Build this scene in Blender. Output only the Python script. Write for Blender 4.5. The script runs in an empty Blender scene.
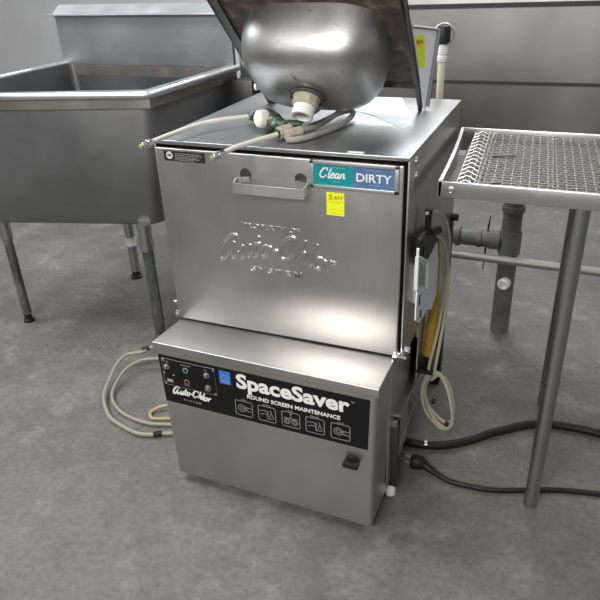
import bpy, bmesh, math, random
from mathutils import Vector, Matrix
random.seed(4)
C = bpy.context.scene.collection
PI = math.pi

# ------------------------------------------------------------------ materials
def nt(name):
    m = bpy.data.materials.new(name); m.use_nodes = True
    n = m.node_tree; b = n.nodes['Principled BSDF']
    return m, n, b
def plain(name, col, rough=.5, metal=0, spec=.5, **k):
    m, n, b = nt(name)
    b.inputs['Base Color'].default_value = (*col, 1)
    b.inputs['Roughness'].default_value = rough
    b.inputs['Metallic'].default_value = metal
    b.inputs['Specular IOR Level'].default_value = spec
    for a, v in k.items(): b.inputs[a.replace('_', ' ')].default_value = v
    return m
def noise_to(n, scale, detail, vec, rough=.55):
    t = n.nodes.new('ShaderNodeTexNoise'); t.inputs['Scale'].default_value = scale
    t.inputs['Detail'].default_value = detail; t.inputs['Roughness'].default_value = rough
    n.links.new(vec, t.inputs['Vector']); return t.outputs['Fac']
def ramp(n, fac, stops):
    r = n.nodes.new('ShaderNodeValToRGB'); e = r.color_ramp.elements
    while len(e) < len(stops): e.new(.5)
    for i, (p, c) in enumerate(stops):
        e[i].position = p; e[i].color = (*c, 1) if len(c) == 3 else c
    n.links.new(fac, r.inputs['Fac']); return r.outputs['Color']
def mapping(n, scale=(1,1,1)):
    tc = n.nodes.new('ShaderNodeTexCoord'); mp = n.nodes.new('ShaderNodeMapping')
    mp.inputs['Scale'].default_value = scale
    n.links.new(tc.outputs['Object'], mp.inputs['Vector']); return mp.outputs['Vector']
def mix(n, fac, a, b, mode='MIX'):
    x = n.nodes.new('ShaderNodeMix'); x.data_type = 'RGBA'; x.blend_type = mode
    if isinstance(fac, (int, float)): x.inputs['Factor'].default_value = fac
    else: n.links.new(fac, x.inputs['Factor'])
    for s, v in ((6, a), (7, b)):
        if isinstance(v, tuple): x.inputs[s].default_value = (*v, 1)
        else: n.links.new(v, x.inputs[s])
    return x.outputs[2]
def steel(name, lo, hi, r0=.28, r1=.42, brush=(3, 3, 160), smudge=5, bump=.04, dirt=None, dirt_at=(.6, .7), dirt_scale=9):
    m, n, b = nt(name); b.inputs['Metallic'].default_value = 1
    v = mapping(n); vb = mapping(n, brush)
    sm = noise_to(n, smudge, 4, v); br = noise_to(n, 4, 3, vb)
    col = ramp(n, sm, [(.3, lo), (.7, hi)])
    col = mix(n, .18, col, ramp(n, br, [(.3, lo), (.7, hi)]))
    if dirt:
        dn = noise_to(n, dirt_scale, 6, v, .65)
        f = ramp(n, dn, [(dirt_at[0], (0,0,0)), (dirt_at[1], (1,1,1))])
        col = mix(n, f, col, dirt)
        inv = n.nodes.new('ShaderNodeMath'); inv.operation = 'SUBTRACT'; inv.inputs[0].default_value = 1
        n.links.new(f, inv.inputs[1]); n.links.new(inv.outputs[0], b.inputs['Metallic'])
    n.links.new(col, b.inputs['Base Color'])
    mr = n.nodes.new('ShaderNodeMapRange'); mr.inputs['To Min'].default_value = r0; mr.inputs['To Max'].default_value = r1
    mr.inputs['From Min'].default_value = .3; mr.inputs['From Max'].default_value = .7
    n.links.new(sm, mr.inputs['Value']); n.links.new(mr.outputs[0], b.inputs['Roughness'])
    bp = n.nodes.new('ShaderNodeBump'); bp.inputs['Strength'].default_value = bump; bp.inputs['Distance'].default_value = .002
    n.links.new(br, bp.inputs['Height']); n.links.new(bp.outputs[0], b.inputs['Normal'])
    return m
def mottled(name, stops, scale=12, rough=.6, metal=0, detail=6, bump=.0, stretch=(1,1,1)):
    m, n, b = nt(name); v = mapping(n, stretch)
    f = noise_to(n, scale, detail, v, .65)
    n.links.new(ramp(n, f, stops), b.inputs['Base Color'])
    b.inputs['Roughness'].default_value = rough; b.inputs['Metallic'].default_value = metal
    if bump:
        bp = n.nodes.new('ShaderNodeBump'); bp.inputs['Strength'].default_value = bump; bp.inputs['Distance'].default_value = .003
        n.links.new(f, bp.inputs['Height']); n.links.new(bp.outputs[0], b.inputs['Normal'])
    return m

M = {}
M['door'] = steel('brushed_door_steel', (.46,.46,.455), (.62,.615,.605), .30, .44, brush=(120, 3, 3), smudge=3.2)
M['house'] = steel('brushed_housing_steel', (.50,.493,.475), (.60,.59,.57), .32, .42, brush=(3, 3, 130), smudge=5)
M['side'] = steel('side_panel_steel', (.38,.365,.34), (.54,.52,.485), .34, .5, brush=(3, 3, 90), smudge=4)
M['top'] = steel('worn_top_steel', (.36,.37,.39), (.50,.51,.53), .30, .46, brush=(60, 4, 4), smudge=6,
                 dirt=(.13,.12,.11), dirt_at=(.60,.78), dirt_scale=8)
M['bowl'] = steel('stained_bowl_steel', (.38,.38,.375), (.54,.54,.535), .36, .50, brush=(4, 60, 60), smudge=7,
                  dirt=(.13,.11,.07), dirt_at=(.61,.69), dirt_scale=34)
M['deckunder'] = mottled('rusty_deck_underside', [(.3,(.035,.03,.025)), (.52,(.09,.07,.055)), (.7,(.24,.19,.15))], 26, .75, .2, bump=.5)
M['flange'] = steel('dark_flange_steel', (.07,.068,.065), (.16,.155,.15), .4, .55)
M['sink'] = steel('dull_sink_steel', (.30,.305,.32), (.43,.435,.45), .46, .60, brush=(3, 3, 40), smudge=3)
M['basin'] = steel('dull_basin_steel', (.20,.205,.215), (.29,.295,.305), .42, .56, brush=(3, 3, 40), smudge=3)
M['rim'] = steel('polished_rim_steel', (.62,.63,.64), (.76,.77,.78), .36, .46)
M['apron'] = steel('stained_apron_steel', (.28,.27,.25), (.42,.40,.37), .4, .5, dirt=(.12,.09,.06), dirt_at=(.6,.75), dirt_scale=20)
M['splash'] = steel('splash_panel_steel', (.28,.28,.28), (.40,.40,.40), .30, .45, brush=(3, 3, 60), smudge=2)
M['dark'] = plain('black_gap_shade', (.006,.006,.006), .9, 0, 0)
M['seam'] = plain('dark_sealant', (.03,.03,.03), .7)
M['black'] = plain('black_plastic', (.010,.010,.010), .5, 0, .3)
M['decal'] = plain('black_decal_film', (.008,.008,.009), .45, 0, .2)
M['white'] = plain('white_print', (.78,.78,.78), .5)
M['grey_print'] = plain('grey_print', (.30,.30,.31), .5)
M['label'] = plain('black_label_film', (.02,.02,.022), .4)
M['teal'] = mottled('teal_sign_card', [(.3,(.0,.22,.25)), (.7,(.005,.29,.32))], 30, .4)
M['bluesign'] = mottled('blue_sign_card', [(.3,(.07,.14,.30)), (.7,(.10,.18,.36))], 30, .4)
M['blue'] = plain('blue_sticker', (.03,.16,.60), .45)
M['yellow'] = plain('fluorescent_yellow_paper', (.78,.86,.01), .6)
M['red'] = plain('red_marker', (.55,.03,.02), .6)
M['olive'] = plain('faint_sticker_print', (.42,.48,.02), .6)
M['chrome'] = plain('chrome', (.75,.75,.75), .18, 1)
M['zinc'] = plain('zinc_hardware', (.55,.53,.50), .35, 1)
M['brass'] = plain('brass_tip', (.72,.58,.34), .4, .8)
M['green'] = mottled('green_painted_brass', [(.3,(.010,.028,.020)), (.52,(.035,.070,.050)), (.66,(.24,.23,.16))], 55, .5, .3)
M['poly'] = plain('ivory_poly_tube', (.72,.70,.60), .4)
M['knobw'] = mottled('grubby_white_knob', [(.3,(.72,.71,.66)), (.62,(.66,.64,.57)), (.75,(.4,.37,.28))], 40, .5)
M['hose'] = mottled('grey_rubber_hose', [(.3,(.20,.19,.18)), (.7,(.42,.41,.39))], 30, .6)
M['pvc'] = plain('white_pvc', (.80,.80,.76), .4)
M['nut'] = mottled('dirty_ivory_nut', [(.3,(.30,.26,.19)), (.7,(.52,.47,.37))], 50, .6)
M['gasket'] = plain('dark_grey_gasket', (.06,.06,.06), .5)
M['clear'] = plain('yellowed_clear_vinyl', (.42,.40,.31), .25, 0, .6, Transmission_Weight=.35, IOR=1.3)
M['vinyl'] = plain('yellowed_vinyl_tube', (.40,.37,.28), .3)
M['cream'] = plain('cream_pipe', (.72,.68,.52), .45)
M['yplastic'] = mottled('amber_plastic', [(.3,(.30,.17,.015)), (.7,(.44,.27,.02))], 12, .4)
M['bracket'] = plain('white_powder_coat', (.74,.77,.81), .4)
M['reflect'] = mottled('pale_blue_reflection', [(.35,(.66,.80,.86)), (.6,(.80,.88,.92)), (.7,(.50,.68,.78))], 22, .45)  # pale tones paint the bright reflection on the top panel
M['splashw'] = plain('satin_bright_steel', (.86,.86,.88), .5, 0)
M['patina'] = mottled('weathered_galvanised_leg', [(.3,(.05,.055,.05)), (.55,(.12,.13,.12)), (.72,(.26,.27,.25))], 40, .6, .5, bump=.3, stretch=(1,1,.25))
M['legsteel'] = plain('leg_tube_steel', (.42,.43,.45), .35, 1)
M['pipe'] = mottled('grey_painted_pipe', [(.3,(.10,.10,.095)), (.7,(.20,.20,.19))], 15, .55, .4)
M['conduit'] = plain('galvanised_conduit', (.42,.41,.39), .5, .7)
M['mesh'] = plain('wire_mesh_steel', (.50,.47,.43), .4, .85)
M['tray'] = steel('tray_steel', (.50,.51,.53), (.62,.63,.65), .3, .42)
M['pan'] = plain('dull_tray_pan', (.10,.10,.095), .55, .7)
M['glassy'] = plain('smoky_plastic_dome', (.35,.37,.38), .1, 0, .5, Transmission_Weight=.7)

# floor: worn concrete
m, n, b = nt('worn_concrete')
v = mapping(n)
f1 = noise_to(n, 1.6, 5, v); f2 = noise_to(n, 9, 8, v, .7); f3 = noise_to(n, 60, 5, v, .7); f4 = noise_to(n, 4.5, 10, v, .75)
c = ramp(n, f1, [(.3,(.105,.100,.092)), (.7,(.165,.157,.146))])
c = mix(n, .8, c, ramp(n, f2, [(.25,(.34,.34,.34)), (.5,(.5,.5,.5)), (.75,(.66,.65,.64))]), 'OVERLAY')
c = mix(n, .6, c, ramp(n, f3, [(.3,(.28,.28,.28)), (.7,(.72,.72,.72))]), 'OVERLAY')
c = mix(n, ramp(n, f4, [(.54,(0,0,0)), (.70,(.65,.65,.65))]), c, (.30,.285,.265))
f5 = noise_to(n, 2.6, 9, v, .7); c = mix(n, ramp(n, f5, [(.50,(0,0,0)), (.66,(.6,.6,.6))]), c, (.085,.082,.078))
n.links.new(c, b.inputs['Base Color'])
mr = n.nodes.new('ShaderNodeMapRange'); mr.inputs['To Min'].default_value = .42; mr.inputs['To Max'].default_value = .8
n.links.new(f2, mr.inputs['Value']); n.links.new(mr.outputs[0], b.inputs['Roughness'])
bp = n.nodes.new('ShaderNodeBump'); bp.inputs['Strength'].default_value = .25; bp.inputs['Distance'].default_value = .004
n.links.new(f3, bp.inputs['Height']); n.links.new(bp.outputs[0], b.inputs['Normal'])
M['floor'] = m
M['wall'] = mottled('grey_painted_wall', [(.3,(.50,.50,.51)), (.7,(.56,.56,.57))], 3, .6)

# ------------------------------------------------------------------ geometry helpers (all in world metres)
def V(*a): return Vector(a)
def box(bm, lo, hi, bev=0, seg=2, mat=None):
    lo = Vector(lo); hi = Vector(hi)
    r = bmesh.ops.create_cube(bm, size=1)
    vs = r['verts']
    for w in vs:
        w.co = Vector([lo[i] + (w.co[i] + .5) * (hi[i] - lo[i]) for i in range(3)])
        if mat: w.co = mat @ w.co
    if bev:
        es = list({e for w in vs for e in w.link_edges})
        bmesh.ops.bevel(bm, geom=es, offset=bev, segments=seg, affect='EDGES', profile=.5)
def frames(P, closed=False):
    n = len(P); T = []
    for i in range(n):
        a = P[(i-1) % n] if closed or i else P[0]
        d = P[(i+1) % n] if closed or i < n-1 else P[-1]
        T.append((d - a).normalized())
    u = T[0].orthogonal().normalized(); F = []
    for i in range(n):
        u = (u - u.dot(T[i]) * T[i])
        u = u.normalized() if u.length > 1e-6 else T[i].orthogonal().normalized()
        F.append((u, T[i].cross(u)))
    return F
def spline(pts, sub=8, closed=False):
    P = [Vector(p) for p in pts]; n = len(P); out = []
    rng = range(n if closed else n-1)
    for i in rng:
        if closed: p0, p1, p2, p3 = P[i-1], P[i], P[(i+1) % n], P[(i+2) % n]
        else: p0, p1, p2, p3 = P[max(i-1,0)], P[i], P[i+1], P[min(i+2,n-1)]
        for k in range(sub):
            t = k / sub
            out.append(.5*((2*p1)+(p2-p0)*t+(2*p0-5*p1+4*p2-p3)*t*t+(3*p1-p0-3*p2+p3)*t**3))
    if not closed: out.append(P[-1])
    return out
def tube(bm, P, r, seg=10, closed=False, caps=True):
    P = [Vector(p) for p in P]; F = frames(P, closed); rings = []
    for i, p in enumerate(P):
        rr = r[i] if isinstance(r, (list, tuple)) else r
        u, w = F[i]
        rings.append([bm.verts.new(p + rr*(math.cos(2*PI*k/seg)*u + math.sin(2*PI*k/seg)*w)) for k in range(seg)])
    m_ = len(P) if closed else len(P)-1
    for i in range(m_):
        a, b_ = rings[i], rings[(i+1) % len(P)]
        for k in range(seg): bm.faces.new((a[k], a[(k+1) % seg], b_[(k+1) % seg], b_[k]))
    if caps and not closed:
        bm.faces.new(rings[0][::-1]); bm.faces.new(rings[-1])
    return [w for r_ in rings for w in r_]
def cyl(bm, a, b_, r, r2=None, seg=20):
    return tube(bm, [a, b_], [r, r if r2 is None else r2], seg)
def lathe(bm, o, axis, prof, seg=28, ref=None, sx=1, cap=True):
    """prof = [(radius, distance along axis)]"""
    o = Vector(o); ax = Vector(axis).normalized()
    u = (Vector(ref) - Vector(ref).dot(ax)*ax).normalized() if ref else ax.orthogonal().normalized()
    w = ax.cross(u); rings = []
    for r, h in prof:
        rings.append([bm.verts.new(o + ax*h + r*(math.cos(2*PI*k/seg)*u + math.sin(2*PI*k/seg)*w)) for k in range(seg)])
    for i in range(len(rings)-1):
        for k in range(seg): bm.faces.new((rings[i][k], rings[i][(k+1) % seg], rings[i+1][(k+1) % seg], rings[i+1][k]))
    if cap:
        bm.faces.new(rings[0][::-1]); bm.faces.new(rings[-1])
def prism(bm, poly, off):
    """polygon of 3D points pushed along off"""
    off = Vector(off)
    a = [bm.verts.new(Vector(p)) for p in poly]; b_ = [bm.verts.new(Vector(p) + off) for p in poly]
    bm.faces.new(a); bm.faces.new(b_[::-1]); n_ = len(a)
    for i in range(n_): bm.faces.new((a[i], b_[i], b_[(i+1) % n_], a[(i+1) % n_]))
def loft(bm, loops, cap0=True, cap1=True):
    R = [[bm.verts.new(Vector(p)) for p in l] for l in loops]
    for i in range(len(R)-1):
        n_ = len(R[i])
        for k in range(n_): bm.faces.new((R[i][k], R[i][(k+1) % n_], R[i+1][(k+1) % n_], R[i+1][k]))
    if cap0: bm.faces.new(R[0][::-1])
    if cap1: bm.faces.new(R[-1])
OFF = {}
def thing(name, label, cat, loc, group=None):
    o = bpy.data.objects.new(name, None); C.objects.link(o); o.location = loc
    o.empty_display_size = .05
    o['label'] = label; o['category'] = cat
    if group: o['group'] = group
    OFF[o] = Vector(loc); return o
def part(name, bm, mat, parent, label=None, smooth=True, ang=35):
    off = OFF.get(parent, Vector((0,0,0)))
    bmesh.ops.recalc_face_normals(bm, faces=bm.faces[:])
    me = bpy.data.meshes.new(name); bm.to_mesh(me); bm.free()
    me.transform(Matrix.Translation(-off))
    me.materials.append(mat)
    if smooth:
        for p in me.polygons: p.use_smooth = True
        try: me.set_sharp_from_angle(angle=math.radians(ang))
        except Exception: pass
    o = bpy.data.objects.new(name, me); C.objects.link(o)
    if parent: o.parent = parent; OFF[o] = off
    if label: o['label'] = label
    return o
def struct(name, bm, mat):
    o = part(name, bm, mat, None); o['kind'] = 'structure'; return o
def text_bm(txt, size, pos, bold=0, depth=.0004, shear=0, spacing=1, align='LEFT', fit=None, axes=None):
    cu = bpy.data.curves.new('lettering', 'FONT'); cu.body = txt; cu.size = size; cu.offset = bold; cu.extrude = depth
    cu.shear = shear; cu.space_character = spacing; cu.align_x = align; cu.resolution_u = 3
    o = bpy.data.objects.new('lettering', cu); C.objects.link(o)
    dg = bpy.context.evaluated_depsgraph_get(); me = bpy.data.meshes.new_from_object(o.evaluated_get(dg))
    bpy.data.objects.remove(o); bpy.data.curves.remove(cu)
    bm = bmesh.new(); bm.from_mesh(me); bpy.data.meshes.remove(me)
    if fit:
        xs = [v_.co.x for v_ in bm.verts]; ys = [v_.co.y for v_ in bm.verts]
        w = max(xs)-min(xs); x0 = min(xs)
        for v_ in bm.verts: v_.co.x = (v_.co.x - x0) * fit / w
    for v_ in bm.verts:
        x, y, z = v_.co; v_.co = Vector(pos) + Vector((x, -z, y))
    return bm

# hand drawn script letters: strokes in units where the x-height is 1
SCR = {
 'A': (2.15, [[(1.75,1.55),(1.35,1.95),(.75,1.9),(.25,1.4),(.02,.75),(.1,.15),(.5,.05),(.95,.6),(1.3,1.35)], [(1.3,1.35),(1.15,.6),(1.3,.1),(1.6,.12),(1.9,.5)]]),
 'u': (1.15, [[(.1,1.0),(0,.45),(.15,.05),(.45,.1),(.75,.9)], [(.8,1.05),(.68,.4),(.85,.05),(1.15,.35)]]),
 't': (.78, [[(.4,1.7),(.2,.5),(.35,.05),(.75,.35)], [(-.05,1.1),(.7,1.15)]]),
 'o': (1.1, [[(.6,1.0),(.2,.9),(.05,.4),(.3,.03),(.65,.15),(.8,.6),(.6,1.0)], [(.68,.9),(1.1,.8)]]),
 '-': (.65, [[(.1,.6),(.6,.65)]]),
 'C': (1.65, [[(1.3,1.45),(1.35,1.8),(1.0,2.0),(.5,1.75),(.15,1.1),(.1,.45),(.45,.05),(.95,.15),(1.4,.6)]]),
 'h': (1.05, [[(.5,2.0),(.3,1.2),(.12,.05)], [(.22,.5),(.5,1.0),(.75,.9),(.68,.3),(.82,.05),(1.1,.4)]]),
 'l': (.62, [[(.5,2.0),(.25,1.0),(.2,.2),(.4,.05),(.65,.35)]]),
 'r': (.85, [[(.15,1.05),(.25,.9),(.1,.0)], [(.22,.55),(.5,1.0),(.8,.95)]]),
 'e': (.9, [[(.1,.5),(.6,.65),(.65,.95),(.35,1.0),(.08,.6),(.1,.15),(.45,.03),(.9,.4)]]),
 'a': (1.1, [[(.75,.9),(.35,1.0),(.05,.55),(.15,.08),(.5,.15),(.78,.9)], [(.82,1.0),(.72,.3),(.88,.05),(1.15,.4)]]),
 'n': (1.15, [[(.15,1.0),(.1,.05)], [(.15,.5),(.45,1.0),(.72,.85),(.66,.3),(.82,.05),(1.1,.4)]]),
}
def script_bm(word, x0, zfun, y, width, height, r, flat=.12, slant=.18, seg=8, sub=6):
    """word written between x0 and x0+width on the plane y, caps 'height' tall"""
    G = SCR
    tot = sum(G[ch][0] for ch in word); k = width / tot; kz = height / 2
    bm = bmesh.new(); cx = 0
    for ch in word:
        adv, st = G[ch]
        for s in st:
            P = spline([V(px, 0, pz) for px, pz in s], sub)
            Q = []
            for p in P:
                X = x0 + (cx + p.x) * k + p.z * kz * slant
                Q.append(V(X, y, zfun(X) + p.z * kz))
            n_ = len(Q)
            rr = [r * (.62 + .38 * math.sin(PI * i / (n_-1))) for i in range(n_)]
            vs = tube(bm, Q, rr, seg)
            for w in vs: w.co.y = y + (w.co.y - y) * flat
        cx += adv
    return bm
def lines_bm(lines, y, r=.0007, flat=.4):
    bm = bmesh.new()
    for l in lines:
        vs = tube(bm, [V(a, y, b_) for a, b_ in l], r, 6)
        for w in vs: w.co.y = y + (w.co.y - y) * flat
    return bm
def rrect(x0, x1, z0, z1, r, n_=4):
    o = []
    for cx, cz, a0 in ((x1-r, z1-r, 0), (x0+r, z1-r, 90), (x0+r, z0+r, 180), (x1-r, z0+r, 270)):
        for k in range(n_+1):
            a = math.radians(a0 + 90*k/n_); o.append((cx + r*math.cos(a), cz + r*math.sin(a)))
    return o

# ------------------------------------------------------------------ setting
bm = bmesh.new(); box(bm, (-6,-6,-.1), (6,3.4,0)); struct('floor', bm, M['floor'])
bm = bmesh.new(); box(bm, (-6,3.4,-.1), (6,3.55,3.2)); struct('wall_back', bm, M['wall'])

# ------------------------------------------------------------------ the dishwasher
W, D, HT = .62, .60, .9437
dw = thing('dishwasher', 'stainless steel commercial dishwasher with a wide door, standing on the concrete floor', 'dishwasher', (.31,.3,0))
# cabinet shell: left, right, back panels with folded front edges
bm = bmesh.new()
box(bm, (0,0,.445), (.004,D,.934), .0008); box(bm, (0,D-.004,.27), (W,D,.934), .0008)
box(bm, (0,.10,.25), (.004,D,.45)); box(bm, (0,.012,.27),(W,.4,.275))
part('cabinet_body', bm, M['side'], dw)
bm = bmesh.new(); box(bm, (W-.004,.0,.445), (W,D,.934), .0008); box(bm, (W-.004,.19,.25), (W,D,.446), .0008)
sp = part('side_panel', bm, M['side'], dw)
# solid black block behind the door, its colour paints the shade in the gaps
bm = bmesh.new(); box(bm, (.0042,.0012,.470), (W-.0042,D-.01,.9338)); part('chamber_shade', bm, M['dark'], dw)
bm = bmesh.new(); box(bm, (0,0,.934), (W,D,HT), .002, 3)
part('top_panel', bm, M['top'], dw)
# door
bm = bmesh.new(); box(bm, (.005,-.005,.4615), (.609,.012,.9265), .003, 3)
door = part('door', bm, M['door'], dw)
# strap handle, bent out from the door
bm = bmesh.new(); prof = []
hx0, hx1, yo = .222, .398, -.040
path = [V(hx0+.030,-.006,0), V(hx0+.004,-.012,0), V(hx0-.001,-.022,0), V(hx0+.003,-.034,0), V(hx0+.014,yo,0), V(hx1-.014,yo,0), V(hx1-.003,-.034,0), V(hx1+.001,-.022,0), V(hx1-.004,-.012,0), V(hx1-.030,-.006,0)]
path = spline(path, 5)
F = []
for i, p in enumerate(path):
    a = path[max(i-1,0)]; d = path[min(i+1,len(path)-1)]; t = (d-a).normalized(); F.append(V(-t.y, t.x, 0))
zt, zb = .868, .845
loops = []
for p, nn in zip(path, F):
    q = p + nn*.003; u_ = (p.y-yo)/.036; a_ = .020*u_; b2 = .008*u_
    loops.append([V(p.x,p.y,zb+a_), V(q.x,q.y,zb+a_), V(q.x,q.y,zt+b2), V(p.x,p.y,zt+b2)])
loft(bm, loops)
hd = part('handle', bm, M['rim'], door)
for x in (hx0+.020, hx1-.020):
    bm = bmesh.new(); lathe(bm, (x,-.005,.880), (0,-1,0), [(.014,0),(.014,.0015),(.010,.002),(.002,.0022)], 24); part('handle_mount', bm, M['flange'], hd)
# embossed lettering, pressed out of the door skin
arch = lambda X: .655 + .024*math.sin(PI*min(max((X-.15)/.31,0),1))
bm = script_bm('Auto-Chlor', .150, arch, -.0055, .305, .062, .0052, flat=.75, slant=.25, seg=10)
part('embossed_logo', bm, M['door'], door)
part('embossed_lettering', text_bm('PROPERTY OF', .0165, (.222,-.0055,.749), .0002, .0010, fit=.15), M['door'], door)
part('embossed_lettering', text_bm('SYSTEM', .0185, (.236,-.0055,.635), .0004, .0012, spacing=1.4, fit=.135), M['door'], door)
# approval label, top left
bm = bmesh.new(); box(bm, (.028,-.0058,.897), (.139,-.0045,.921)); lb = part('approval_label', bm, M['label'], door, 'small black label with white print')
bm = bmesh.new(); lathe(bm, (.0435,-.0058,.9105), (0,-1,0), [(.009,0),(.009,.0004)], 28)
part('round_emblem', bm, M['white'], lb)
part('label_lettering', text_bm('NSF', .0062, (.0435,-.0064,.9083), .0003, .0002, align='CENTER'), M['label'], lb)
bm = bmesh.new()
for i, (z, w_) in enumerate(((.9155,.070),(.9115,.074),(.9075,.060),(.9040,.066),(.9005,.052))):
    x = .058
    while x < .058 + w_:
        l = random.uniform(.004,.011); box(bm, (x,-.0062,z-.0007), (min(x+l,.058+w_),-.0057,z+.0007)); x += l + .0016
part('label_print', bm, M['grey_print'], lb)
# sign holder, top right
bm = bmesh.new()
box(bm, (.402,-.012,.919), (.600,-.005,.927), .001); box(bm, (.402,-.012,.866), (.600,-.005,.873), .001)
box(bm, (.402,-.012,.866), (.411,-.005,.927), .001); box(bm, (.591,-.012,.866), (.600,-.005,.927), .001)
box(bm, (.404,-.0075,.868), (.598,-.005,.925))
sh = part('sign_holder', bm, M['rim'], door)
bm = bmesh.new(); box(bm, (.411,-.0085,.873), (.5005,-.0074,.919)); cs = part('clean_sign', bm, M['teal'], sh, 'teal sign reading Clean')
bm = bmesh.new(); box(bm, (.5005,-.0085,.873), (.591,-.0074,.919)); ds = part('dirty_sign', bm, M['bluesign'], sh, 'blue sign reading DIRTY')
part('sign_lettering', script_bm('Clean', .423, lambda x: .889, -.0087, .060, .022, .0017, flat=.2, slant=.2), M['white'], sh)
part('sign_lettering', text_bm('DIRTY', .0255, (.5075,-.0088,.887), .0004, .0003, fit=.077), M['white'], sh)
for l_ in ([(.43,.912),(.455,.912)],[(.46,.9125),(.483,.9125)],[(.452,.8815),(.472,.8815)],[(.492,.9145),(.498,.9165)],[(.494,.8765),(.498,.880)],
     [(.53,.9125),(.563,.9125)],[(.535,.8805),(.560,.8805)],[(.505,.8765),(.510,.882)],[(.505,.914),(.510,.9165)],[(.584,.914),(.588,.9165)],[(.584,.8765),(.588,.880)]):
    part('sign_ornament', lines_bm([l_], -.0087, .0006), M['grey_print'], sh)

# yellow price sticker
def sticker(x0, x1, z0, z1, y, parent, nm='price_sticker'):
    bm = bmesh.new(); box(bm, (x0,y-.0006,z0), (x1,y,z1)); s = part(nm, bm, M['yellow'], parent, 'fluorescent yellow sticker with red handwriting')
    w_, h_ = x1-x0, z1-z0; yy = y-.0008
    L = lambda pts: [(x0+a*w_, z0+b_*h_) for a, b_ in pts]
    part('handwriting', lines_bm([L([(.12,.85),(.28,.88),(.30,.80),(.12,.70),(.34,.70)]), L([(.40,.70),(.43,.71)]), L([(.50,.86),(.47,.74),(.58,.71),(.60,.79),(.50,.79)]), L([(.66,.87),(.72,.72),(.76,.84),(.82,.72),(.88,.87)])], yy, .0012), M['red'], s)
    part('sticker_print', lines_bm([L([(.05,.60),(.95,.60)]), L([(.3,.54),(.75,.54)]), L([(.05,.25),(.95,.25)]), L([(.2,.08),(.8,.08)])], yy, .0005), M['olive'], s)
sticker(.4375,.4790,.803,.856,-.005, door)
# hinge hardware
for y, z in ((.052,.922),(.060,.887)):
    bm = bmesh.new(); lathe(bm, (W,y,z), (1,0,0), [(.009,0),(.009,.003),(.005,.005),(.001,.0055)], 16); part('side_bolt', bm, M['zinc'], dw)
bm = bmesh.new(); lathe(bm, (-.001,.014,.497), (-1,0,0), [(.007,0),(.007,.008),(.004,.010),(.004,.016)], 12); box(bm, (-.006,-.004,.462),(.012,.012,.480), .002)
box(bm, (-.004,-.008,.464), (.004,.004,.475), .0015)
part('hinge_fitting', bm, M['zinc'], dw)
bm = bmesh.new(); box(bm, (W-.010,-.010,.4625), (W+.006,.030,.478), .002); lathe(bm, (W+.004,.010,.476), (1,0,0), [(.010,0),(.010,.010),(.006,.013)], 6)
cyl(bm, (W-.02,-.008,.463), (W+.012,-.008,.463), .004, seg=10)
part('hinge_fitting', bm, M['chrome'], dw)
# lower housing, sides drawn in a little towards the floor
By = -.1418
bm = bmesh.new()
def hl(z, x0, x1, yb=.0, r=.010):
    o = [(x0, yb)]
    for cx, cy, a0 in ((x0+r, By+r, 180), (x1-r, By+r, 270)):
        for k in range(6): a = math.radians(a0+18*k); o.append((cx+r*math.cos(a), cy+r*math.sin(a)))
    o.append((x1, yb)); return [V(p[0], p[1], z) for p in o]
loft(bm, [hl(.028,.0275,.592), hl(.032,.0265,.5925), hl(.442,.0155,.601)])
box(bm, (.596,-.02,.06), (.601,.19,.458)); box(bm, (.018,-.02,.06), (.022,.185,.45))
hs = part('control_housing', bm, M['house'], dw)
bm = bmesh.new(); box(bm, (.011,By-.003,.4345), (.6055,.004,.4585), .002, 3)
cover = part('housing_cover', bm, M['rim'] if False else M['house'], dw)
# decal
bm = bmesh.new()
prism(bm, [V(.0225,By-.0003,.423), V(.5850,By-.0003,.423), V(.5810,By-.0003,.277), V(.0265,By-.0003,.277)], (0,-.0008,0))
dc = part('control_decal', bm, M['decal'], hs, 'black decal with white lettering')
ty = By-.0014
part('title_lettering', text_bm('SpaceSaver', .0575, (.2450,ty,.3755), .0019, .0003, spacing=1.0, fit=.292), M['white'], dc)
part('trademark_lettering', text_bm('TM', .006, (.540,ty,.405), .0001, .0002), M['grey_print'], dc)
part('subtitle_lettering', text_bm('ROUND SCREEN MAINTENANCE', .0155, (.272,ty,.3485), .00035, .0003, fit=.242), M['white'], dc)
part('logo_lettering', script_bm('Auto-Chlor', .052, lambda X: .306+.004*math.sin(PI*(X-.05)/.11), ty, .112, .0235, .0025, flat=.2, slant=.25), M['white'], dc)
part('logo_lettering', text_bm('SYSTEM', .0068, (.083,ty,.2915), .0001, .0002, spacing=1.4, fit=.052), M['grey_print'], dc)
# blue sticker with a swoosh
bm = bmesh.new(); box(bm, (.1985,By-.0020,.3765), (.2300,By-.0010,.4150)); bs = part('blue_sticker', bm, M['blue'], dc, 'small square blue sticker')
part('sticker_print', lines_bm([[(.202,.392),(.206,.399),(.212,.403),(.219,.402),(.225,.396)],[(.203,.386),(.226,.386)],[(.209,.392),(.220,.392)],[(.205,.381),(.224,.381)]], By-.0022, .0009), M['grey_print'], bs)
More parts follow.
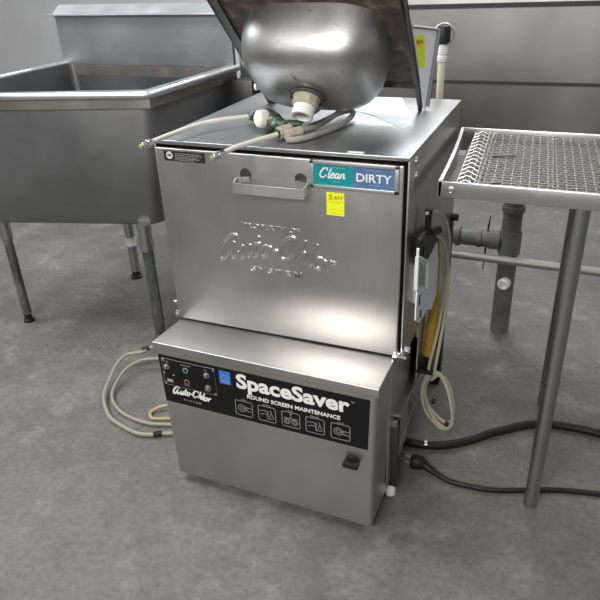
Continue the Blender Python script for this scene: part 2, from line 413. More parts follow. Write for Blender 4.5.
# maintenance icons
def icon(cx, kind):
    z0, z1 = .290, .335; w_ = .0235
    Ls = [rrect(cx-w_, cx+w_, z0, z1, .005) ]; Ls[0].append(Ls[0][0])
    circ = lambda x, z, r, a=0, b_=360: [(x+r*math.cos(math.radians(t)), z+r*math.sin(math.radians(t))) for t in range(a, b_+1, 24)]
    zc = .3125
    if kind == 0: Ls += [circ(cx-.006,zc,.0105), circ(cx-.006,zc,.005), [(cx+.003,zc+.005),(cx+.022,zc+.003)], [(cx+.003,zc-.005),(cx+.022,zc-.007)], [(cx-.001,zc),(cx+.010,zc)]]
    if kind == 1: Ls += [[(cx-.020,zc+.006),(cx-.006,zc+.010),(cx+.006,zc+.003)], [(cx-.018,zc-.004),(cx-.004,zc),(cx+.004,zc-.006)], [(cx+.002,zc-.014),(cx+.002,zc+.008),(cx+.010,zc+.014),(cx+.018,zc-.012),(cx+.002,zc-.014)], [(cx+.007,zc-.010),(cx+.012,zc+.006)]]
    if kind == 2: Ls += [circ(cx-.010,zc-.006,.008), circ(cx+.010,zc-.006,.008), [(cx-.004,zc+.018),(cx+.004,zc+.018)], [(cx,zc+.018),(cx,zc+.004)], [(cx-.018,zc+.004),(cx+.018,zc+.004)], circ(cx-.010,zc-.006,.004), circ(cx+.010,zc-.006,.004)]
    part('maintenance_icon', lines_bm(Ls, ty, .0008), M['grey_print'], dc)
    part('icon_caption', text_bm(['OPEN','REMOVE','RINSE','REPLACE','CLOSE'][ICN.index(cx)], .0055, (cx,ty,.3375), .0, .0002, align='CENTER'), M['grey_print'], dc)
ICN = [.260,.323,.387,.450,.514]
for cx, k in zip(ICN, (0,1,2,1,0)): icon(cx, k)
# control plate with switches
bm = bmesh.new(); box(bm, (.0315,By-.0030,.3335), (.1880,By-.0010,.4165), .0006); cp = part('control_plate', bm, M['decal'], hs, 'black switch plate with a thin bright edge')
R_ = [(.0325,.3345),(.187,.3345),(.187,.4155),(.0325,.4155),(.0325,.3345)]
part('plate_edge', lines_bm([R_], By-.0031, .0009), M['zinc'], cp)
for x, z in ((.0365,.4110),(.183,.4110),(.183,.3385),(.0365,.3385)):
    bm = bmesh.new(); lathe(bm, (x,By-.003,z), (0,-1,0), [(.0035,0),(.003,.0012),(.001,.0018)], 12); part('plate_screw', bm, M['zinc'], cp)
def switch(x, z, ring, ringmat, core, coremat):
    bm = bmesh.new(); lathe(bm, (x,By-.003,z), (0,-1,0), [(.0085,0),(.0085,.002),(.0060,.003),(.0045,.008),(.002,.009)], 20)
    return part('switch_knob', bm, ringmat, cp)
switch(.046,.392,0,M['zinc'],0,0); switch(.163,.392,0,M['zinc'],0,0); switch(.163,.354,0,M['zinc'],0,0)
M['greenring'] = plain('green_lamp_ring', (.18,.28,.22), .35); M['redring'] = plain('red_lamp_ring', (.30,.10,.09), .35)
for x, z, mm in ((.102,.392,M['greenring']), (.102,.356,M['redring'])):
    bm = bmesh.new(); tube(bm, [V(x+.0065*math.cos(a*PI/9),By-.004,z+.0065*math.sin(a*PI/9)) for a in range(18)], .0018, 8, closed=True)
    rg = part('indicator_lamp', bm, mm, cp)
    bm = bmesh.new(); lathe(bm, (x,By-.003,z), (0,-1,0), [(.005,0),(.004,.003),(.001,.004)], 14); part('lamp_lens', bm, M['black'], rg)
bm = bmesh.new()
for x, z in ((.036,.371),(.064,.369)): lathe(bm, (x,By-.003,z), (0,-1,0), [(.0022,0),(.0022,.002)], 10)
box(bm, (.042,By-.005,.3445),(.060,By-.003,.3535), .001); part('rocker_switch', bm, M['grey_print'], cp)
for t_, x, z in (('POWER',.035,.4045),('WASH/RINSE',.088,.4045),('FILL',.156,.4045),('CYCLE',.092,.343),('DRAIN',.152,.3415)):
    part('plate_lettering', text_bm(t_, .0052, (x,By-.0032,z), .0, .0002), M['grey_print'], cp)
# latch knob
bm = bmesh.new(); lathe(bm, (.5440,By,.2330), (0,-1,0), [(.0175,0),(.0165,.006),(.015,.010)], 28)
box(bm, (.5250,By-.026,.2265), (.5630,By-.004,.2395), .003)
part('latch_knob', bm, M['black'], hs, 'black turning knob')
# skirt frame, legs and feet underneath
bm = bmesh.new(); box(bm, (.600,.0,.245), (.616,.19,.262)); box(bm, (.585,.185,.245), (.616,D,.262), .001)
cyl(bm, (.605,.03,.115), (.613,.215,.17), .004, seg=8)
part('frame_rail', bm, M['side'], dw)
def leg(x, y, ftm):
    bm = bmesh.new(); box(bm, (x-.016,y-.016,.040), (x+.016,y+.016,.26), .002); l_ = part('leg', bm, M['flange'], dw)
    bm = bmesh.new(); lathe(bm, (x,y,0), (0,0,1), [(.014,0),(.014,.018),(.010,.024),(.009,.045)], 20); part('foot', bm, ftm, l_, 'white plastic levelling foot')
leg(.600,.018,M['pvc']); leg(.03,.02,M['pvc']); leg(.03,.575,M['pvc'])
bm = bmesh.new(); box(bm, (.584,.560,.0), (W+.002,D+.004,.30), .002); box(bm, (W-.004,.555,.25), (W+.005,D+.004,.60), .002)
part('rear_post', bm, M['black'], dw)
bm = bmesh.new(); box(bm, (.06,.20,.10), (.54,.56,.27), .01); part('drain_tank', bm, M['flange'], dw)
bm = bmesh.new(); box(bm, (.482,.004,HT), (.5180,.016,HT+.0008)); part('white_label', bm, M['white'], dw, 'blank white label')

# dispenser on the right side of the machine
br = bmesh.new()
Xb = .648
poly = [(.197,.681),(.230,.613),(.234,.516),(.176,.501),(.121,.533),(.087,.534),(.032,.542),(-.012,.573),(-.014,.627),(-.009,.644),(.106,.593),(.085,.676)]
prism(br, [V(Xb,y,z) for y, z in poly], (.003,0,0))
box(br, (W,.09,.56), (Xb,.10,.66))
disp = part('dispenser_bracket', br, M['bracket'], dw, 'white painted metal bracket')
bm = bmesh.new()
for a, b_ in (((-.022,.755),(-.019,.655)), ((-.019,.655),(.106,.594)), ((-.016,.734),(.090,.676)), ((.085,.676),(.106,.594))):
    tube(bm, [V(Xb+.002,a[0],a[1]), V(Xb+.002,b_[0],b_[1])], .0032, 8)
prism(bm, [V(Xb-.004,-.020,.655), V(Xb-.004,.104,.596), V(Xb-.004,.086,.676), V(Xb-.004,-.018,.734)], (.002,0,0))
part('channel_edge', bm, M['conduit'] if False else M['bracket'], disp)
bm = bmesh.new(); prism(bm, [V(Xb-.0015,-.012,.664), V(Xb-.0015,.096,.606), V(Xb-.0015,.082,.665), V(Xb-.0015,-.010,.722)], (.001,0,0)); part('channel_recess', bm, M['side'], disp)
bm = bmesh.new(); 
prism(bm, [V(Xb+.0031,.010,.600), V(Xb+.0031,.022,.594), V(Xb+.0031,.026,.620), V(Xb+.0031,.014,.625)], (.0006,0,0))
prism(bm, [V(Xb+.0031,.030,.556), V(Xb+.0031,.042,.552), V(Xb+.0031,.044,.572), V(Xb+.0031,.032,.576)], (.0006,0,0))
part('bracket_slot', bm, M['dark'], disp)
bm = bmesh.new(); prism(bm, [V(.6205,.045,.755), V(.6205,.215,.700), V(.6205,.235,.672), V(.6205,.19,.685), V(.6205,.105,.675), V(.6205,.05,.700)], (.029,0,0)); box(bm, (.640,.0,.735), (.651,.06,.765), .003); cyl(bm, (.642,.115,.735), (.642,.112,.792), .0075); cyl(bm, (.642,.112,.786), (.642,.112,.796), .009)
cyl(bm, (.640,.150,.72), (.646,.215,.705), .012)
part('pump_head', bm, M['black'], disp, 'black pump head with an upright knob')
bm = bmesh.new(); tube(bm, spline([(.640,.215,.705),(.640,.262,.62),(.640,.270,.50),(.641,.262,.41),(.641,.232,.325)],8), [.007]*8+[.010]*8+[.014]*8+[.017]*9, 14)
part('amber_tube', bm, M['yplastic'], dw, 'amber yellow plastic tube')
bm = bmesh.new(); cyl(bm, (.641,.233,.330), (.641,.230,.305), .013, .011); box(bm, (W-.01,.19,.29), (.662,.27,.302), .002); part('tube_shelf', bm, M['black'], dw)
bm = bmesh.new(); cyl(bm, (W,.565,.610),(W+.022,.565,.610), .011); part('rear_knob', bm, M['black'], dw)
bm = bmesh.new()
tube(bm, spline([(.640,.10,.79),(.660,.17,.765),(.665,.27,.68),(.660,.325,.59),(.662,.30,.50),(.660,.24,.40),(.652,.205,.33),(.648,.200,.27)],8), .0045, 8)
tube(bm, spline([(.645,.16,.72),(.660,.24,.66),(.664,.31,.56),(.672,.27,.46),(.670,.215,.36),(.664,.208,.285)],8), .0045, 8)
part('supply_tube', bm, M['vinyl'], dw)

# coil of tube hanging at the side
co = thing('tube_coil', 'coil of yellowed plastic tube hanging beside the right rear of the dishwasher', 'tubing', (.69,.2,.10))
base = spline([(.654,.2,.29),(.634,.2,.246),(.633,.2,.201),(.653,.2,.146),(.694,.2,.105),(.722,.2,.124),(.722,.2,.184),(.706,.2,.247),(.681,.2,.292)], 6, True)
bm = bmesh.new(); P = []; nb = len(base); cc = V(.680,.2,.195)
for i in range(nb*3+4):
    p = base[i % nb]; k_ = 1 - .10*math.sin(i*.11)**2 - .05*(i//nb)
    P.append(cc + (p-cc)*k_ + V(.002*(i/nb), .007*(i/nb) + .004*math.sin(i*.3), 0))
tube(bm, P, .0046, 8); part('tube', bm, M['vinyl'], co)
for lo_, hi_ in (((.662,.196,.192),(.674,.216,.198)), ((.704,.198,.121),(.716,.218,.127))):
    bm = bmesh.new(); box(bm, lo_, hi_, .002); part('cable_tie', bm, M['black'], co)

# ------------------------------------------------------------------ hand sink turned over on top of the machine
A = V(.095,.461,HT+.003); Bp = V(.5405,.445,HT+.003)
X = (Bp-A).normalized(); U = V(.028,-.345,.290); U.normalize(); N = X.cross(U).normalized()
if N.z > 0: N = -N
Cc = (A+Bp)/2
def S(a, s, h): return Cc + X*a + U*s + N*h
hsk = thing('hand_sink', 'stainless steel hand sink tipped over on the dishwasher top, bowl underside outward', 'sink', (Cc.x,Cc.y,HT))
DW, DL = .2228, .545
def slab(bm, a0, a1, s0, s1, h0, h1, bev=0):
    mt = Matrix((( X.x,U.x,N.x,Cc.x),(X.y,U.y,N.y,Cc.y),(X.z,U.z,N.z,Cc.z),(0,0,0,1)))
    box(bm, (a0,s0,h0), (a1,s1,h1), bev, 2, mt)
bm = bmesh.new(); slab(bm, -DW, DW, .125, DL, -.003, 0); slab(bm, -DW, DW, .122, .126, -.003, .012); part('deck', bm, M['deckunder'], hsk, 'dark stained underside of the sink deck')
bm = bmesh.new()
slab(bm, -DW-.002, -DW+.002, 0, DL, -.014, .008, .001); slab(bm, DW-.002, DW+.002, 0, DL, -.014, .008, .001)
slab(bm, -DW, -DW+.022, .0, DL, .004, .008, .001); slab(bm, DW-.005, DW, .0, DL, .004, .008, .001)
slab(bm, -DW, DW, DL-.004, DL, -.004, .008)
part('rim_flange', bm, M['flange'], hsk)
# bowl: rounded rectangle drawn down to a softly domed bottom
bm = bmesh.new(); s0 = .297; hw, hl_ = .171, .140; loops = []; ac = .004
loops = []
prof = [(1.0,0),(.998,.02),(.99,.045),(.97,.070),(.935,.092),(.88,.111),(.80,.126),(.69,.136),(.55,.142),(.38,.145),(.20,.1465)]
for q, h in prof:
    lp = []; e = 3.6 - 1.3*(1-q)
    for j in range(56):
        th = 2*PI*j/56; cx, sy = math.cos(th), math.sin(th)
        sh_ = (1-q)
        lp.append(S(ac + (hw*q)*math.copysign(abs(cx)**(2/e), cx), s0 + (hl_*q)*math.copysign(abs(sy)**(2/e), sy), h*.90))
    loops.append(lp)
loft(bm, loops); bowl = part('bowl', bm, M['bowl'], hsk, 'rounded stainless bowl with rust specks', ang=60)
hB = .130
O = S(.008, s0-.004, hB)
bm = bmesh.new(); lathe(bm, O, N, [(.043,-.006),(.046,.000),(.044,.006),(.037,.009),(.032,.010)], 32)
tube(bm, [O + N*.012 + .038*(math.cos(a*PI/14)*X + math.sin(a*PI/14)*U) for a in range(28)], .0035, 8, closed=True)
part('drain_flange', bm, M['gasket'], hsk)
bm = bmesh.new(); lathe(bm, O, N, [(.033,.006),(.034,.014),(.031,.018),(.031,.032),(.028,.036)], 10); part('slip_nut', bm, M['nut'], hsk)
bm = bmesh.new(); lathe(bm, O, N, [(.0255,.02),(.0255,.060),(.021,.0605),(.021,.03)], 28); part('tailpiece', bm, M['pvc'], hsk, 'white plastic drain tailpiece')
# upright side splash on its right edge, resting on the top panel
bm = bmesh.new(); q1 = Bp + V(.006,0,0)
Q = [V(.549,.452,HT+.001), V(.549,.535,1.133), V(.549,.274,1.160), V(.549,.41,HT+.030)]
Q = [V(.549,.436,HT+.002), V(.549,.446,HT+.002), V(.549,.545,1.131), V(.549,.262,1.166)]
prism(bm, Q, (.003,0,0)); part('side_splash', bm, M['splashw'], hsk, 'pale triangular side splash')
bm = bmesh.new(); tube(bm, [V(.556,.444,HT+.008), V(.556,.545,1.131)], .006, 8); tube(bm, [V(.552,.545,1.131), V(.552,.262,1.166)], .0035, 8)
part('splash_edge', bm, M['legsteel'], hsk)
bm = bmesh.new()
prism(bm, [V(.5522,.290,1.145), V(.5522,.390,1.135), V(.5522,.410,1.060), V(.5522,.345,1.065)], (.0006,0,0))
sy_ = part('price_sticker', bm, M['yellow'], hsk, 'fluorescent yellow sticker with red handwriting')
bm = bmesh.new(); tube(bm, [V(.553,.305,1.133), V(.553,.315,1.122), V(.553,.325,1.131), V(.553,.340,1.120), V(.553,.352,1.128), V(.553,.37,1.119)], .0016, 6); part('handwriting', bm, M['red'], sy_)
bm = bmesh.new(); lathe(bm, S(-DW-.002,.10,.012), -X, [(.010,0),(.010,.006),(.004,.009)], 16); part('clip', bm, M['pvc'], hsk)

# ------------------------------------------------------------------ faucet valve and hoses on the top
vz = HT
fv = thing('mixing_valve', 'green mixing valve with white knob, two ivory tubes and grey hoses on the dishwasher top', 'valve', (.26,.14,vz))
bm = bmesh.new()
tube(bm, spline([(.190,.190,vz+.022),(.225,.165,vz+.026),(.262,.130,vz+.024),(.300,.105,vz+.018)],6), [.012]*6+[.022]*6+[.014]*7, 16)
cyl(bm, (.150,.212,vz+.018), (.192,.190,vz+.020), .009, .011, 8); cyl(bm, (.160,.206,vz+.018),(.175,.199,vz+.019), .013, seg=6)
cyl(bm, (.275,.125,vz+.022), (.325,.135,vz+.022), .011, .009, 12); cyl(bm, (.295,.06,vz+.015),(.325,.10,vz+.018), .011, .011, 8)
lathe(bm, (.262,.130,vz+.024), (.2,.3,1), [(.020,-.012),(.022,0),(.018,.012),(.006,.016)], 20)
vb = part('valve_body', bm, M['green'], fv)
bm = bmesh.new(); kd = V(-.55,-.80,.12).normalized(); ko = V(.236,.140,vz+.030)
lathe(bm, ko, kd, [(.017,0),(.0205,.004),(.0215,.018),(.0198,.026),(.014,.030),(.003,.030)], 12); part('knob', bm, M['knobw'], fv, 'white fluted knob')
def polytube(pts, tip):
    bm = bmesh.new(); tube(bm, spline(pts, 8), .0056, 12); t_ = part('supply_tube', bm, M['poly'], fv)
    e0, e1 = Vector(pts[-2]), Vector(pts[-1]); d = (e1-e0).normalized()
    bm = bmesh.new(); lathe(bm, e1 - d*.006, d, [(.009,0),(.0095,.012),(.0075,.015)], 6); lathe(bm, e1+d*.006, d, [(.0075,0),(.0075,.014),(.006,.017)], 14)
    f_ = part('compression_fitting', bm, M['chrome'], t_)
    bm = bmesh.new(); lathe(bm, e1+d*.020, d, [(.0055,0),(.0055,.009),(.003,.0105)], 12); part('brass_tip', bm, M['brass'], f_)
polytube([(.158,.200,vz+.018),(.113,.138,vz+.021),(.080,.087,vz+.020),(.056,-.010,vz+.017),(.044,-.078,vz+.014)], 0)
polytube([(.300,.062,vz+.015),(.276,.005,vz+.014),(.250,-.055,vz+.012),(.237,-.100,vz+.008)], 0)
bm = bmesh.new(); z_ = vz+.012
tube(bm, spline([(.300,.070,z_),(.312,.150,z_+.008),(.325,.26,z_+.022),(.340,.350,z_+.028),(.356,.365,z_+.024),(.362,.335,z_+.012),(.362,.25,z_+.004),(.352,.16,z_),(.335,.10,z_),(.315,.06,z_)],8), .0066, 12)
tube(bm, spline([(.318,.110,z_+.002),(.350,.19,z_+.002),(.378,.26,z_+.012),(.396,.300,z_+.010),(.404,.275,z_+.002),(.398,.20,z_-.004),(.380,.12,z_-.004),(.355,.060,z_-.004),(.325,.042,z_-.004)],8), .0066, 12)
part('hose', bm, M['hose'], fv, 'looped grey hoses')
bm = bmesh.new(); cyl(bm, (.322,.055,z_+.004), (.345,.085,z_+.006), .0125, seg=10); cyl(bm, (.300,.062,z_+.006), (.318,.086,z_+.010), .014, seg=8)
part('hose_ferrule', bm, M['nut'], fv)
# thin pale sheet added to paint a bright reflection on the top
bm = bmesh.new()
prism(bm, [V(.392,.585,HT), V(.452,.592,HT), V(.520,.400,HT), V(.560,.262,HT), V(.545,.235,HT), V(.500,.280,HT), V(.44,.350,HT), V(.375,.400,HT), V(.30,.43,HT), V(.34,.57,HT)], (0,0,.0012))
o = part('reflection_sheet', bm, M['reflect'], None); o['label'] = 'pale blue sheet painting a reflection flat on the dishwasher top behind the tipped bowl'; o['category'] = 'sheet'

# ------------------------------------------------------------------ compartment sink on the left
Zs = .94
cs_ = thing('utility_sink', 'large grey steel utility sink on tubular legs left of the dishwasher', 'sink', (-.75,.75,0))
def yf(x): return .534 + (x + .37) * math.tan(math.radians(15))
F1 = (-.370,.534); B1 = (-.338,1.105); B0 = (-1.20,1.105); F0 = (-1.20, yf(-1.2))
def inset(pts, d):
    c_ = Vector((sum(p[0] for p in pts)/4, sum(p[1] for p in pts)/4)); o = []
    for i, p in enumerate(pts):
        p = Vector(p); a = (Vector(pts[i-1]) - p).normalized(); b_ = (Vector(pts[(i+1) % 4]) - p).normalized()
        s_ = abs(a.x*b_.y - a.y*b_.x); o.append(tuple(p + (a+b_)*d/s_))
    return o
quad = [F0, F1, B1, B0]
def L3(q, z): return [V(p[0], p[1], z) for p in q]
# rolled rim
bm = bmesh.new()
def flatring(bm, qo, qi, z0, z1): loft(bm, [L3(qo,z0), L3(qo,z1), L3(qi,z1), L3(qi,z0), L3(qo,z0)], False, False)
flatring(bm, quad, [(-1.16,yf(-1.16)+.055), (-.420,.585), (-.385,1.10), (-1.16,1.10)], Zs-.006, Zs)
rimp = []
q = quad
def arcc(p, a, b_, r=.022):
    p, a, b_ = Vector(p), Vector(a), Vector(b_); s_ = p + (a-p).normalized()*r; e_ = p + (b_-p).normalized()*r
    return [tuple((1-t)**2*s_ + 2*t*(1-t)*p + t*t*e_) for t in (0,.25,.5,.75,1)]
rp = [B0, F0] + arcc(F1, F0, B1) + [B1]
tube(bm, [V(p[0],p[1],Zs-.006) for p in rp], .0125, 14)
part('rolled_rim', bm, M['rim'], cs_)
bm = bmesh.new(); q1 = inset(quad,.004); q2 = inset(quad,.010); loft(bm, [L3(q1,Zs-.050), L3(q1,Zs-.008), L3(q2,Zs-.008), L3(q2,Zs-.050), L3(q1,Zs-.050)], False, False)
part('apron', bm, M['apron'], cs_)
# basin shell, drawn in towards the bottom
bt = [(-1.16,yf(-1.16)+.018), (-.385,.543), (-.350,1.102), (-1.16,1.102)]
bb = [(-1.14,yf(-1.14)+.03), (-.415,.550), (-.385,1.100), (-1.14,1.100)]
def rq(q, r, z):
    o = []
    for i in range(4): 
        for p in arcc(q[i], q[i-1], q[(i+1) % 4], r): o.append(V(p[0], p[1], z))
    return o
bbs = inset(bb,.02)
bm = bmesh.new()
loft(bm, [rq(inset(bt,.004),.03,Zs-.004), rq(bt,.03,Zs-.03), rq(bb,.05,.492), rq(inset(bb,.006),.05,.474), rq(bbs,.045,.466)] , False, True)
loft(bm, [rq(inset(bt,.006),.03,Zs-.004), rq(inset(bb,.008),.05,.498), rq(inset(bb,.03),.05,.490)], False, True)
part('basin', bm, M['basin'], cs_)
# backsplash of the sink
bm = bmesh.new(); box(bm, (-1.19,1.097,.50), (-.352,1.118,1.128))
bk = part('backsplash', bm, M['sink'], cs_)
bm = bmesh.new(); box(bm, (-1.22,1.070,1.128), (-.339,1.118,1.133), .0015); prism(bm, [V(-1.22,1.118,1.133), V(-1.22,1.17,1.165), V(-1.22,1.17,1.15), V(-1.22,1.118,1.12)], (.881,0,0))
part('splash_ledge', bm, M['rim'], bk)
def sleg(x, y, rr, tape=False, bare=False):
    bm = bmesh.new(); cyl(bm, (x,y,.036), (x,y,.39), rr, seg=20); l_ = part('leg', bm, M['patina'] if not tape else M['legsteel'], cs_)
    bm = bmesh.new(); cyl(bm, (x,y,.375), (x,y,.478), rr+.005, seg=20); part('leg_socket', bm, M['legsteel'] if not tape else M['patina'], l_)
    bm = bmesh.new(); lathe(bm, (x,y,0), (0,0,1), [(rr+.004,0),(rr+.004,.01),(rr-.002,.014),(rr-.003,.04)], 18); part('foot', bm, M['patina'] if bare else M['black'], l_)
    if tape:
        bm = bmesh.new(); cyl(bm, (x,y,.165), (x,y,.205), rr+.0012, seg=20); part('white_tape', bm, M['pvc'], l_)
sleg(-.472,.530,.021,False,True); sleg(-.886,.961,.022,True); sleg(-1.08,.46,.0175); sleg(-.455,1.03,.0175)

# ------------------------------------------------------------------ steel splash panels behind, continuing to the right
spn = thing('splash_panel', 'long stainless steel splash panel standing behind the dishwasher, plumbing below', 'panel', (.6,1.13,0))
def zt_(x): return 1.128 + .012*(x+.33)
bm = bmesh.new(); prism(bm, [V(-.336,1.12,.902), V(1.5,1.12,.912), V(1.5,1.12,1.150), V(-.336,1.12,1.132)], (0,.012,0)); up = part('upper_panel', bm, M['splash'], spn)
bm = bmesh.new(); prism(bm, [V(-.336,1.112,.893), V(1.5,1.112,.903), V(1.5,1.112,.912), V(-.336,1.112,.902)], (0,.03,0))
prism(bm, [V(-.336,1.110,1.132), V(1.5,1.110,1.150), V(1.5,1.110,1.162), V(-.336,1.110,1.144)], (0,.05,0)); part('panel_seam', bm, M['seam'], spn)
bm = bmesh.new(); prism(bm, [V(-.336,1.122,.660), V(1.5,1.122,.660), V(1.5,1.122,.903), V(-.336,1.122,.893)], (0,.01,0)); part('lower_panel', bm, M['splash'], spn)
bm = bmesh.new(); prism(bm, [V(-.336,1.135,1.144), V(1.5,1.135,1.162), V(1.5,1.135,1.40), V(-.336,1.135,1.40)], (0,.01,0)); part('cap_panel', bm, M['rim'], spn)
for x in (-.32,1.45):
    bm = bmesh.new(); cyl(bm, (x,1.155,0), (x,1.155,1.15), .018); part('post', bm, M['legsteel'], spn)
bm = bmesh.new(); box(bm, (-.325,1.02,.76), (-.24,1.118,.90), .003); box(bm, (-.21,1.06,.74), (-.13,1.118,.88), .003); part('junction_cover', bm, M['flange'], spn)

# cream riser pipe behind the machine with a dark cap
rp_ = thing('riser_pipe', 'cream riser pipe with dark round cap behind the dishwasher', 'pipe', (.546,.66,0))
bm = bmesh.new(); tube(bm, [V(.548,.66,0), V(.546,.66,1.045)], .0105, 16); part('pipe', bm, M['cream'], rp_)
bm = bmesh.new(); lathe(bm, (.546,.66,1.035), (0,0,1), [(.014,0),(.015,.002),(.015,.014),(.012,.016),(.012,.020),(.015,.022),(.015,.036),(.010,.040),(.010,.052)], 20); part('coupling', bm, M['pvc'], rp_)
bm = bmesh.new(); lathe(bm, (.546,.66,1.082), (0,0,1), [(.014,0),(.0205,.004),(.0205,.040),(.017,.046),(.004,.048)], 24); part('cap', bm, M['black'], rp_)
bm = bmesh.new(); tube(bm, [V(.548+.028*math.cos(a*PI/12),.658,1.106+.029*math.sin(a*PI/12)) for a in range(24)], .0028, 8, closed=True); part('cap_ring', bm, M['zinc'], rp_)

# drain plumbing on the right behind the machine
pw = thing('drain_pipe', 'thick grey drain pipe with collars behind the right side of the dishwasher', 'pipe', (.72,1.0,0))
bm = bmesh.new(); cyl(bm, (.50,1.0,.372), (.735,1.0,.372), .030, seg=20); cyl(bm, (.575,1.0,.372),(.590,1.0,.372), .037, seg=20)
cyl(bm, (.655,1.0,.372),(.668,1.0,.372), .034, seg=20); cyl(bm, (.695,1.0,.372),(.735,1.0,.372), .035, seg=20); part('branch_pipe', bm, M['pipe'], pw)
bm = bmesh.new(); cyl(bm, (.768,1.0,.0), (.768,1.0,.66), .034, seg=22); cyl(bm, (.768,1.0,.33), (.768,1.0,.415), .040, seg=22); cyl(bm, (.768,1.0,.49), (.768,1.0,.51), .040, seg=22); part('vertical_pipe', bm, M['pipe'], pw)
bm = bmesh.new(); lathe(bm, (.772,.966,.222), (-.3,-1,0), [(.022,0),(.022,.02),(.016,.024),(.015,.012)], 20); part('outlet_cap', bm, M['pvc'], pw, 'white round outlet')
cd = thing('conduit', 'thin galvanised conduit running level below the drain pipe', 'conduit', (.7,.945,0))
bm = bmesh.new(); cyl(bm, (.50,.945,.322), (1.40,.945,.316), .0150, seg=14); part('tube', bm, M['conduit'], cd)
for x_ in (.52, 1.38):
    bm = bmesh.new(); cyl(bm, (x_,.945,0), (x_,.945,.318), .010); part('stand', bm, M['conduit'], cd)
bm = bmesh.new(); tube(bm, spline([(.690,1.02,.455),(.687,1.01,.40),(.684,1.02,.32),(.680,1.03,.235)],5), [.002]*3+[.0035]*10+[.002]*3, 8)
o = part('wire', bm, M['black'], None); o['label'] = 'short black wire hanging across the grey drain pipe'; o['category'] = 'wire'

# ------------------------------------------------------------------ mesh rack table on the right
tr = thing('rack_table', 'steel rack table with a wire mesh insert right of the dishwasher', 'table', (.95,.33,0))
Zt = .872; X0f, X0b, X1 = .664, .628, 1.30; Yf, Yb = .084, .585
bm = bmesh.new()
def lx(y): t = (y-Yf)/(Yb-Yf); return X0f + (X0b-X0f)*t + .004*math.sin(PI*t)
lp = spline([V(lx(Yf+(Yb-Yf)*k/8), Yf+(Yb-Yf)*k/8, 0) for k in range(9)], 3)
loops = [[V(p.x,p.y,Zt-.036), V(p.x+.006,p.y,Zt-.036), V(p.x+.008,p.y,Zt), V(p.x,p.y,Zt)] for p in lp]
loft(bm, loops)
box(bm, (X0f,Yf,Zt-.036), (X1,Yf+.007,Zt), .0015); box(bm, (X0b,Yb-.006,Zt-.03), (X1,Yb,Zt), .0015); box(bm, (X1-.008,Yf,Zt-.036), (X1,Yb,Zt), .0015)
part('frame', bm, M['tray'], tr)
bm = bmesh.new(); box(bm, (X0f+.002,Yf+.006,Zt-.034), (X1-.008,Yb-.006,Zt-.031)); part('pan', bm, M['pan'], tr)
bm = bmesh.new(); lathe(bm, (.692,Yf,Zt-.018), (0,-1,0), [(.0085,0),(.0085,.002),(.005,.003),(.005,.001)], 18); part('rivet', bm, M['zinc'], tr)
bm = bmesh.new(); mz = Zt-.010; mx0 = lambda y: .700 - .030*(y-Yf)/(Yb-Yf)
y = Yf+.016; k = 0
while y < Yb-.012:
    pts_ = []; xx = mx0(y)+.038; j = 0
    while xx < X1-.012:
        pts_.append(V(xx, y + (.0022 if j % 2 else -.0022), mz + (.0015 if (j+k) % 2 else 0))); xx += .0075; j += 1
    tube(bm, pts_, .0013, 4); y += .018; k += 1
xx = .738
while xx < X1-.012:
    tube(bm, [V(xx - .030*t/6, Yf+.010+(Yb-Yf-.02)*t/6, mz-.001) for t in range(7)], .0012, 4); xx += .019
part('wire_mesh', bm, M['mesh'], tr)
bm = bmesh.new(); y = Yf+.020; k = 0
for q_ in (0,.038): tube(bm, [V(mx0(Yf)+q_,Yf+.01,mz), V(mx0(Yb)+q_,Yb-.01,mz)], .0018, 6)
while y < Yb-.03:
    x = mx0(y); tube(bm, [V(x,y,mz), V(x+.018,y+.020,mz+.004), V(x+.038,y+.002,mz)], .0017, 5)
    tube(bm, [V(x,y+.014,mz), V(x+.018,y+.006,mz+.002), V(x+.038,y+.016,mz)], .0012, 5); tube(bm, [V(x+.012,y,mz),V(x+.012,y+.03,mz)], .0015, 5); tube(bm, [V(x+.026,y,mz),V(x+.026,y+.03,mz)], .0015, 5); y += .034
part('edge_links', bm, M['zinc'], tr)
bm = bmesh.new()
for xx in (.745,.90,1.06): tube(bm, [V(xx,Yf+.006,mz-.004), V(xx-.028,Yb-.006,mz-.004)], .0032, 6)
for a_ in ((.745,.33,.800,.345),(.745,.10,.79,.125)): tube(bm, [V(a_[0],a_[1],mz+.004), V(a_[2],a_[3],mz+.006)], .004, 6)
part('cross_wire', bm, M['zinc'], tr)
for x, y in ((.96,.105),(1.27,.105),(.96,.565),(1.27,.565)):
    bm = bmesh.new(); cyl(bm, (x,y,.0), (x,y,Zt-.032), .018); part('leg', bm, M['legsteel'], tr)

# ------------------------------------------------------------------ hoses and cord on the floor
dh = thing('drain_tube', 'looped clear yellowed tube on the floor at the left of the dishwasher', 'tubing', (-.3,.2,0))
bm = bmesh.new()
tube(bm, spline([(-.03,.40,.10),(-.20,.42,.075),(-.396,.382,.055),(-.423,.345,.05),(-.475,.315,.045),(-.482,.26,.035),(-.459,.19,.028),(-.425,.107,.02),(-.373,.049,.012),(-.318,.013,.010),(-.215,-.014,.010),(-.164,-.006,.010),(-.125,.013,.010),(-.03,.06,.010),(.03,.10,.04)],8), .0066, 12)
tube(bm, spline([(-.03,.36,.09),(-.18,.37,.065),(-.367,.323,.045),(-.409,.301,.04),(-.434,.245,.033),(-.422,.161,.02),(-.397,.112,.012),(-.340,.068,.010),(-.276,.045,.010),(-.203,.039,.010),(-.154,.051,.010),(-.03,.09,.010),(.03,.12,.03)],8), .0058, 12)
part('tube', bm, M['clear'], dh)
for a_, b_ in (((-.432,.352,.052),(-.412,.368,.054)), ((-.155,-.004,.011),(-.132,.010,.011))):
    bm = bmesh.new(); cyl(bm, a_, b_, .0092); part('clamp', bm, M['black'], dh)
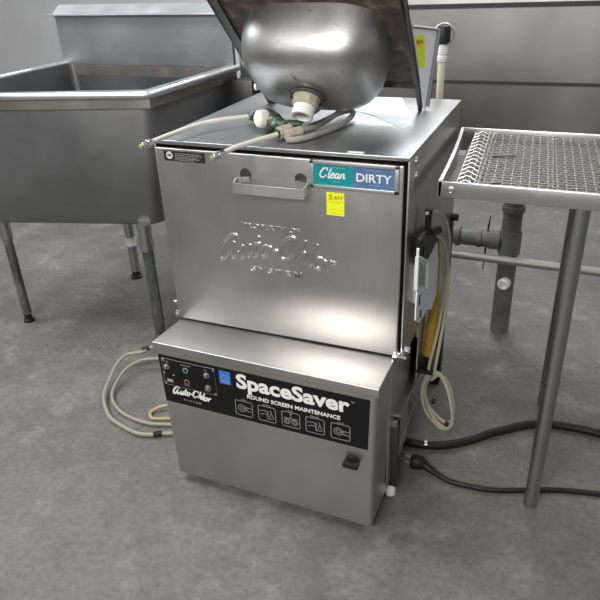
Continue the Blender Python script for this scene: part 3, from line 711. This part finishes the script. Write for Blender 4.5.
bm = bmesh.new(); tube(bm, spline([(.03,.17,.05),(-.08,.16,.035),(-.195,.128,.018),(-.228,.098,.008),(-.222,.079,.007),(-.195,.070,.007),(-.10,.110,.008),(.0,.16,.02)],8), .0055, 10)
o = part('straw_tube', bm, plain('straw_vinyl', (.42,.32,.16), .35), None); o['label'] = 'short straw coloured tube poking out under the dishwasher left side'; o['category'] = 'tubing'

bh = thing('black_hose', 'thick black hose curving along the floor right of the dishwasher', 'hose', (.8,.3,0))
bm = bmesh.new(); tube(bm, spline([(.50,.24,.016),(.604,.222,.015),(.690,.238,.015),(.770,.290,.015),(.850,.366,.015),(1.0,.45,.015),(1.3,.44,.015)],8), .0125, 14); part('hose', bm, M['black'], bh)
bm = bmesh.new(); cyl(bm, (.647,.227,.016), (.655,.229,.016), .0134); part('hose_band', bm, M['zinc'], bh)
pc = thing('power_cord', 'black power cord with plug lying on the floor right of the dishwasher', 'cord', (.75,.12,0))
bm = bmesh.new(); tube(bm, spline([(.664,.138,.018),(.700,.122,.012),(.745,.108,.008),(.800,.107,.008),(.879,.119,.008),(1.05,.18,.008),(1.3,.22,.008)],8), .0075, 10); part('cord', bm, M['black'], pc)
bm = bmesh.new(); tube(bm, [V(.628,.138,.022), V(.634,.138,.022), V(.655,.139,.021), V(.668,.137,.018), V(.692,.126,.013)], [.018,.022,.021,.013,.009], 14); pl = part('plug', bm, M['black'], pc)
bm = bmesh.new()
for dz in (-.006,.008): cyl(bm, (.630,.138+dz*.6,.022+dz), (.611,.140+dz*.6,.022+dz), .0022, seg=8)
part('prong', bm, M['nut'], pl)

# the lower housing sits a touch skewed: its left end is pushed in about a centimetre
def skew(o):
    off = OFF.get(o, Vector((0,0,0)))
    for v_ in o.data.vertices:
        x, y = v_.co.x + off.x, v_.co.y + off.y
        if y < -.02: v_.co.x -= .010 * (1 - x/.6) * min(1, -y/.14); v_.co.y += .011 * (1 - x/.6) * min(1, -y/.14)
    for c_ in o.children: skew(c_)
skew(hs); skew(cover)
# ------------------------------------------------------------------ light
w = bpy.data.worlds.new('world'); bpy.context.scene.world = w; w.use_nodes = True
n = w.node_tree; bg = n.nodes['Background']; bg.inputs['Color'].default_value = (.96,.98,1,1); bg.inputs['Strength'].default_value = .30
def area(name, loc, tgt, sx, sy, e, col=(1,.98,.95)):
    l = bpy.data.lights.new(name, 'AREA'); l.shape = 'RECTANGLE'; l.size = sx; l.size_y = sy; l.energy = e; l.color = col
    o = bpy.data.objects.new(name, l); C.objects.link(o); o.location = loc
    o.rotation_euler = (Vector(tgt) - Vector(loc)).to_track_quat('-Z','Y').to_euler(); return o
area('ceiling_lamp', (.22,-3.0,2.75), (.35,0,.5), 1.7, 1.1, 118, (1,.955,.89))
area('ceiling_lamp', (-2.0,.1,3.0), (-.9,.3,0), 1.3, 2.6, 95, (.94,.97,1))
area('ceiling_lamp', (.2,2.6,3.1), (.5,2.9,0), 3.0, .5, 80, (.95,.98,1))
area('ceiling_lamp', (2.3,1.0,3.1), (1.0,.8,.5), .5, 1.8, 12)

# ------------------------------------------------------------------ camera
cam = bpy.data.cameras.new('camera'); co_ = bpy.data.objects.new('camera', cam); C.objects.link(co_)
cam.sensor_width = 36; cam.lens = 649.1458/600*36; cam.clip_start = .02
p_, y_, r_ = [math.radians(a) for a in (62.00134905, 23.26913599, -2.41533997)]
R = Matrix.Rotation(y_,3,'Z') @ Matrix.Rotation(p_,3,'X') @ Matrix.Rotation(r_,3,'Z')
co_.matrix_world = Matrix.Translation((.91600376,-1.28966835,1.31781721)) @ R.to_4x4()
sc = bpy.context.scene; sc.camera = co_
sc.view_settings.view_transform = 'Standard'; sc.view_settings.look = 'None'; sc.view_settings.gamma = 1
sc.view_settings.use_curve_mapping = False; sc.view_settings.exposure = .08
